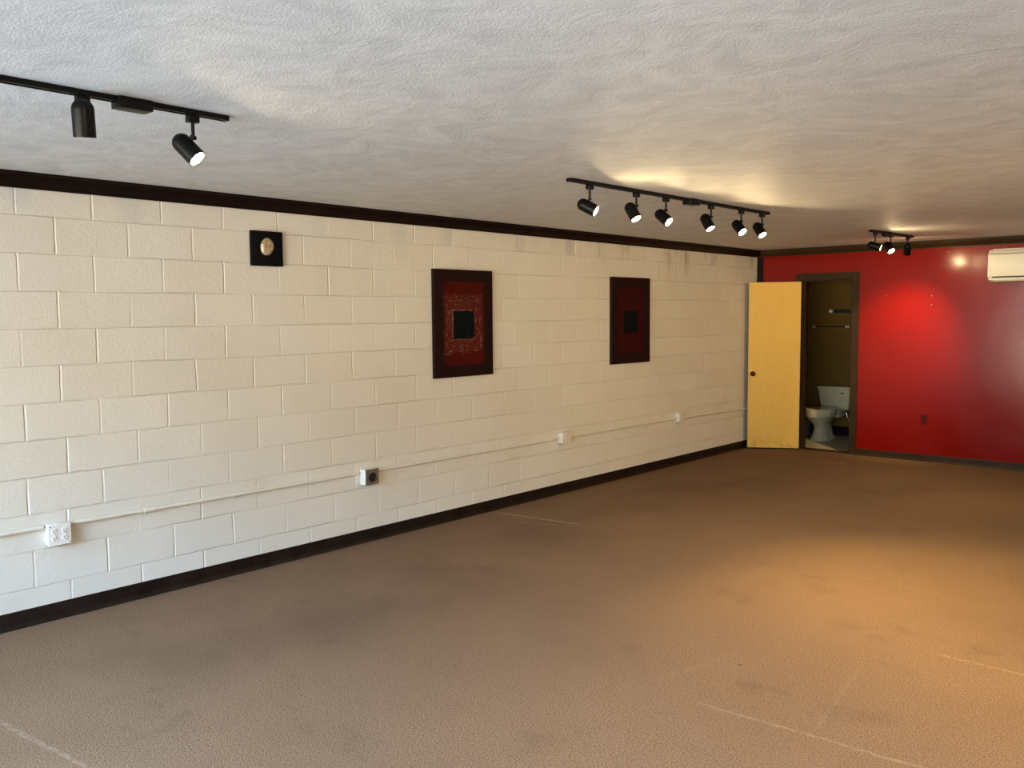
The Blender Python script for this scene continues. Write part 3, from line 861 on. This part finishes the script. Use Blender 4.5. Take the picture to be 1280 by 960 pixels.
add_tube(bm, [(.15, .232, .600), (.12, .228, .597), (.09, .228, .592)], .006)
obj('flush_lever', bm, M['chrome'], t, True)
for sx in (-1, 1):
    bm = bmesh.new(); add_lathe(bm, [(0, .013), (.010, .012), (.016, .006), (.017, 0)], (BX + sx * .112, .06, .012), (0, 0, 1), 14)
    obj('bolt_cap', bm, M['whiteplastic'], t, True)
bm = bmesh.new()
add_tube(bm, [(.12, .36, .38), (.13, .37, .30), (.17, .36, .22), (.20, .34, .16), (.20, .34, .10)], .008)
add_lathe(bm, [(0, .022), (.003, .022), (.004, .008), (.06, .008)], (.20, .4695, .09), (0, -1, 0), 16, cap0=True, cap1=True)
add_tube(bm, [(.20, .41, .09), (.20, .34, .09), (.20, .34, .12)], .010)
add_lathe(bm, [(0, .016), (.014, .018), (.018, .012), (.018, 0)], (.20, .325, .09), (0, -1, 0), 14, cap0=True)
obj('supply_valve', bm, M['chrome'], t, True, label='chrome supply valve and hose')

t = thing('waste_bin', 'slate-blue bin standing left of the toilet', 'bin', (.20, 11.45, .002))
bm = bmesh.new(); add_lathe(bm, [(0, 0), (0, .075), (.25, .092), (.252, .096), (.258, .096), (.258, .090), (.25, .088), (.006, .072), (.006, 0)], (0, 0, 0), (0, 0, 1), 28)
obj('bin_body', bm, M['binm'], t, True)

t = thing('towel_bar', 'thin towel bar with bright end posts on the bathroom wall', 'towel bar', (.33, YBB - .0005, 1.485))
bm = bmesh.new(); add_tube(bm, [(-.225, -.055, 0), (.225, -.055, 0)], .0065); obj('bar', bm, M['blackm'], t, True, label='thin dark bar')
for sx in (-.228, .228):
    bm = bmesh.new(); add_lathe(bm, [(0, .013), (.005, .013), (.008, .008), (.045, .008), (.050, .010), (.066, .010), (.068, 0)], (sx, 0, 0), (0, -1, 0), 18, cap0=True)
    bmesh.ops.scale(bm, vec=(1, 1, 1.5), verts=bm.verts)
    obj('post', bm, M['whiteplastic'], t, True, label='bright end post')
t = thing('wall_rail', 'short dark rail with a round white end above the towel bar', 'rail', (.36, YBB - .0005, 1.694))
boxobj('rail_bar', (.02, .62, -.05, 0, -.022, .022), M['blackm'], t, .004)
bm = bmesh.new(); add_lathe(bm, [(0, .024), (.075, .027), (.084, .020), (.087, 0)], (-.015, 0, .002), (0, -1, 0), 24, cap0=True)
obj('round_end', bm, M['whiteplastic'], t, True, label='round white end knob')
t = thing('door_catch', 'small dark catch on the right side of the doorway', 'catch', (DX1 - .0005, YB + .022, 1.17))
boxobj('plate', (-.002, 0, -.012, .012, -.03, .03), M['bronze'], t, .0007, 1)
bm = bmesh.new(); add_lathe(bm, [(0, .006), (.012, .006), (.014, .010), (.020, .009), (.021, 0)], (-.002, 0, 0), (-1, 0, 0), 14, cap0=True)
obj('peg', bm, M['bronze'], t, True)
